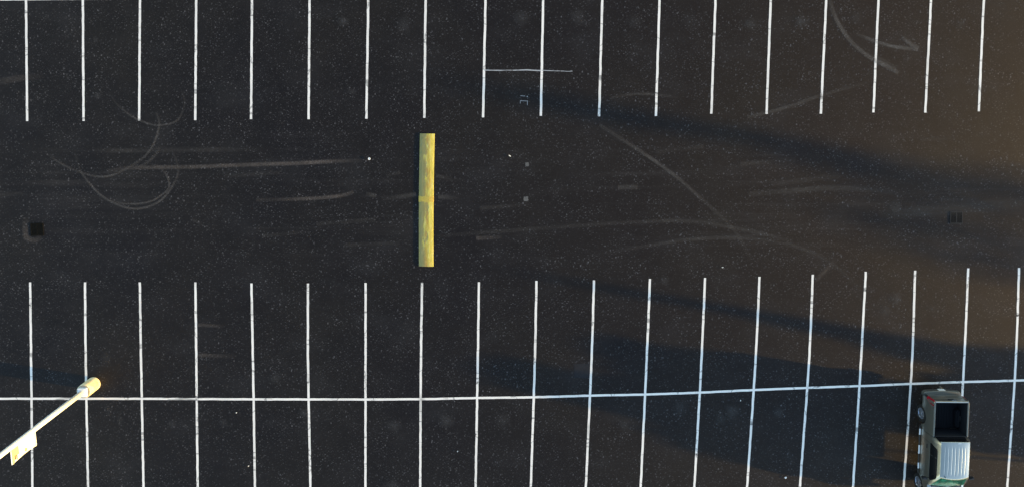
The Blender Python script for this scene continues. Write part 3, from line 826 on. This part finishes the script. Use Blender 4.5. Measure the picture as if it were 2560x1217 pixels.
    box(bm, P(0, LEN/2, 0.52), (1.0, LEN-0.5, 0.12), 0, 0.02)
    for s in (s_rear, s_front): tube(bm, [P(-0.7, s, zh), P(0.7, s, zh)], 0.06, 10)
    mesh_obj('chassis', bm, M['black'], root)
    # --- running boards with step pads, the sun glints on them painted in
    for sg in (-1, 1):
        bm = bmesh.new(); tube(bm, [P(sg*0.86, 1.62, 0.43), P(sg*0.90, 1.70, 0.425), P(sg*0.90, s_front-0.56, 0.425), P(sg*0.86, s_front-0.48, 0.43)], 0.032, 12)
        rb = mesh_obj('running_board', bm, M['black'], root, smooth=True)
        for s0, s1 in ((1.80, 2.10), (2.62, 3.04), (3.50, 3.78)):
            bm = bmesh.new(); box(bm, P(sg*0.915, (s0+s1)/2, 0.455), (0.07, s1-s0, 0.012), 0, 0.003); mesh_obj('sunlit_step_pad', bm, M['step'], rb)
    # --- mirrors
    for sg in (-1, 1):
        sm = CAB1-0.36
        bm = bmesh.new(); tube(bm, [P(sg*0.84, sm, 1.14), P(sg*1.02, sm-0.02, 1.17)], 0.02, 8)
        box(bm, P(sg*1.11, sm-0.03, 1.21), (0.24, 0.11, 0.17), sg*0.15, 0.03)
        mr = mesh_obj('mirror', bm, M['black'], root)
    # --- wheels
    tyre_me = rim_me = None
    for sg in (-1, 1):
        for s in (s_rear, s_front):
            we = empty('wheel', (0, 0, 0)); we.parent = root; we.location = P(sg*0.735, s, zh); we.rotation_euler = (0, 0, 0 if sg > 0 else math.pi); we.scale = (1, LIFT, 1)
            if tyre_me is None:
                bm = bmesh.new(); rows = []
                for x, r_ in ((-0.11, 0.22), (-0.125, 0.30), (-0.105, 0.345), (-0.06, 0.36), (0.06, 0.36), (0.105, 0.345), (0.125, 0.30), (0.115, 0.235), (0.09, 0.225)):
                    rows.append([Vector((x, math.cos(2*math.pi*k/40)*r_, math.sin(2*math.pi*k/40)*r_)) for k in range(40)])
                grid(bm, rows, True); o = mesh_obj('tyre', bm, M['tyre'], we, smooth=True); tyre_me = o.data
                bm = bmesh.new()
                rows = []
                for x, r_ in ((0.095, 0.228), (0.105, 0.215), (0.07, 0.200), (0.02, 0.19), (0.02, 0.0001)):
                    rows.append([Vector((x, math.cos(2*math.pi*k/40)*r_, math.sin(2*math.pi*k/40)*r_)) for k in range(40)])
                grid(bm, rows, True)
                for k in range(6):
                    th = 2*math.pi*k/6+0.2
                    mt = Matrix.Rotation(th, 4, 'X')
                    r = bmesh.ops.create_cube(bm, size=1)
                    bmesh.ops.transform(bm, matrix=mt @ Matrix.Translation((0.085, 0.125, 0)) @ Matrix.Diagonal((0.03, 0.18, 0.062, 1)), verts=r['verts'])
                tube(bm, [(0.06, 0, 0), (0.112, 0, 0)], [0.062, 0.05], 16)
                o = mesh_obj('rim', bm, M['rim'], we); rim_me = o.data
                bm = bmesh.new(); box(bm, (0.012, 0, 0), (0.014, 0.34, 0.34)); 
                o = mesh_obj('brake_disc', bm, M['black'], we)
            else:
                for nm, me in (('tyre', tyre_me), ('rim', rim_me)):
                    o = bpy.data.objects.new(nm, me); COL.objects.link(o); o.parent = we
    return root
pickup()

# ------------------------------------------------------------------ trees beyond the right edge that throw the long shadows
def leaf_mat():
    m, nt, b = new_mat('tree leaves')
    oi = N(nt, 'ShaderNodeNewGeometry').outputs['Random Per Island']
    c = ramp(nt, oi, [(0.0, (0.035, 0.055, 0.018)), (0.5, (0.055, 0.085, 0.025)), (1.0, (0.095, 0.12, 0.04))])
    nt.links.new(c, b.inputs['Base Color']); b.inputs['Roughness'].default_value = 0.6
    return m
M['leaf'] = leaf_mat()
M['bark'] = simple('bark', (0.10, 0.075, 0.055), 0.9, var=0.4, vscale=12)
TE = math.tan(ELEV)
def v0_pt(u, v0):
    """a point of the shadow: distance u along the photo, v0 the height in the photo where its light path crosses u = 1195"""
    return g(u, v0+0.17*(u-1195))
def tree(name, label, far, blobs, n_leaf, leaf, lim=1.0):
    """far: metres between the photo's right edge and the trunk; blobs: shadow-plan ellipses (u, v0, ru, rv)"""
    edge_u = 2560
    cv = sum(b_[1]*b_[3] for b_ in blobs)/sum(b_[3] for b_ in blobs)
    base = v0_pt(edge_u, cv) - AH*far; base.z = 0
    root = empty(name, base)
    tag(root, label, 'tree', 'trees beyond the right side of the lot')
    rnd = random.Random(len(name)*31 + int(far*10))
    ell = []
    for bl in blobs:
        u, v0, ru, rv = bl[:4]
        gp = v0_pt(u, v0) - base; gp.z = 0
        along = gp.dot(AH); lat = gp.dot(BH)
        hgt = along*TE; rh = ru/52.0*TE; rl = rv/52.0
        ell.append((lat, hgt, rl, rh, bl[4] if len(bl) > 4 else 1.0))
    bm = bmesh.new()
    vol = sum(e[2]*e[3] for e in ell)
    for (lat, hgt, rl, rh, dn) in ell:
        k = max(40, int(dn*n_leaf*(rl*rh)/vol))
        dep = max(rl*0.9, 0.2)
        for _ in range(k):
            while True:
                a, b_, c = rnd.uniform(-1, 1), rnd.uniform(-1, 1), rnd.uniform(-1, 1)
                q = a*a+b_*b_+c*c
                if q < 1: break
            s = (0.55+0.45*rnd.random()**0.5)/max(q, 0.04)**0.5 * q**0.35
            s = min(s, 1/max(q, 1e-3)**0.5)
            p = BH*(lat+a*s*rl)+AH*(b_*s*dep); p.z = max(0.25, hgt+c*s*rh)
            lf = leaf*rnd.uniform(0.6, 1.3)
            nrm = Vector((rnd.gauss(0, 1), rnd.gauss(0, 1), rnd.gauss(0, 1))).normalized()
            t1 = nrm.orthogonal().normalized(); t2 = nrm.cross(t1)
            bm.faces.new([bm.verts.new(p+t1*lf*x+t2*lf*0.6*y) for x, y in ((-1, 0), (-0.2, -0.8), (1, 0), (-0.2, 0.8))])
    mesh_obj('crown', bm, M['leaf'], root, fix=False)
    bm = bmesh.new()
    lowest = min(ell, key=lambda e: e[1]); tops = sorted(ell, key=lambda e: e[1])
    h0 = max(0.6, lowest[1]-lowest[3]*0.4)
    tube(bm, [(0, 0, -0.05), (0.02, 0, h0*0.5), (0, 0.02, h0)]+[tuple(BH*lowest[0]+Vector((0, 0, lowest[1]+lowest[3]*0.5)))], [0.16*lim, 0.12*lim, 0.10*lim, 0.04*lim], 10)
    for e in tops:
        a = Vector((0, 0, h0)); c = BH*e[0]+Vector((0, 0, e[1]))
        tube(bm, [a, a.lerp(c, 0.5)+Vector((0, 0, -0.1)), c], [0.07*lim, 0.05*lim, 0.02*lim], 8)
    mesh_obj('trunk', bm, M['bark'], root, smooth=True)
tree('broad_tree', 'low broad many-lobed tree standing nearest the right side of the lot', 16,
     [(1900, 850, 420, 86), (1640, 927, 400, 55), (1345, 925, 150, 42), (1300, 900, 110, 28), (1565, 815, 95, 38), (1890, 980, 315, 72), (2500, 835, 470, 86), (2560, 775, 300, 80), (2750, 860, 420, 62), (3100, 830, 330, 100)], 17000, 0.17)
tree('slender_tree', 'slender tree with a thin pointed leader', 40,
     [(1500, 664, 270, 7), (1750, 667, 300, 12), (2060, 672, 330, 18), (2330, 688, 260, 36), (2650, 692, 330, 66), (3100, 700, 380, 80), (3700, 700, 400, 90)], 9000, 0.12)
tree('tall_tree', 'tall tree with a rounded crown standing farthest from the lot', 80,
     [(1340, 222, 160, 26, 2.2), (1560, 230, 260, 24, 1.5), (1830, 226, 280, 18, 0.55), (2150, 245, 330, 45, 0.18), (2550, 340, 560, 160, 0.24), (3200, 300, 600, 170, 0.5)], 5200, 0.24, 1.6)

# ------------------------------------------------------------------ light
w = bpy.data.worlds.new('World'); S.world = w; w.use_nodes = True
nt = w.node_tree; bg = nt.nodes['Background']
sky = nt.nodes.new('ShaderNodeTexSky'); sky.sky_type = 'NISHITA'; sky.sun_disc = False
sky.sun_elevation = ELEV
sky.sun_rotation = math.atan2(-LDIR.x, -LDIR.y)
sky.air_density = 1.0; sky.dust_density = 0.6; sky.ozone_density = 1.3
nt.links.new(sky.outputs[0], bg.inputs['Color']); bg.inputs['Strength'].default_value = 0.15
sd = bpy.data.lights.new('sun', 'SUN'); sd.energy = 2.4; sd.angle = R(0.53); sd.color = (1.0, 0.62, 0.16)
so = bpy.data.objects.new('sun', sd); COL.objects.link(so)
so.rotation_euler = LDIR.to_track_quat('-Z', 'Y').to_euler(); so.location = (60, -10, 20)

# ------------------------------------------------------------------ camera
cd = bpy.data.cameras.new('camera'); co = bpy.data.objects.new('camera', cd); COL.objects.link(co)
cd.sensor_fit = 'HORIZONTAL'; cd.sensor_width = 36.0; cd.lens = 36.0*FPX/W0
cd.shift_x = (W0/2-PX)/W0; cd.shift_y = -(H0/2-PY)/W0
cd.clip_start = 0.1; cd.clip_end = 2000
co.location = (0, 0, CAMH); co.rotation_euler = (-TILT, 0, 0)
S.camera = co
S.render.resolution_x, S.render.resolution_y = 1024, 486
S.view_settings.view_transform = 'Standard'; S.view_settings.look = 'None'
S.view_settings.gamma = 1.0; S.view_settings.exposure = 1.98
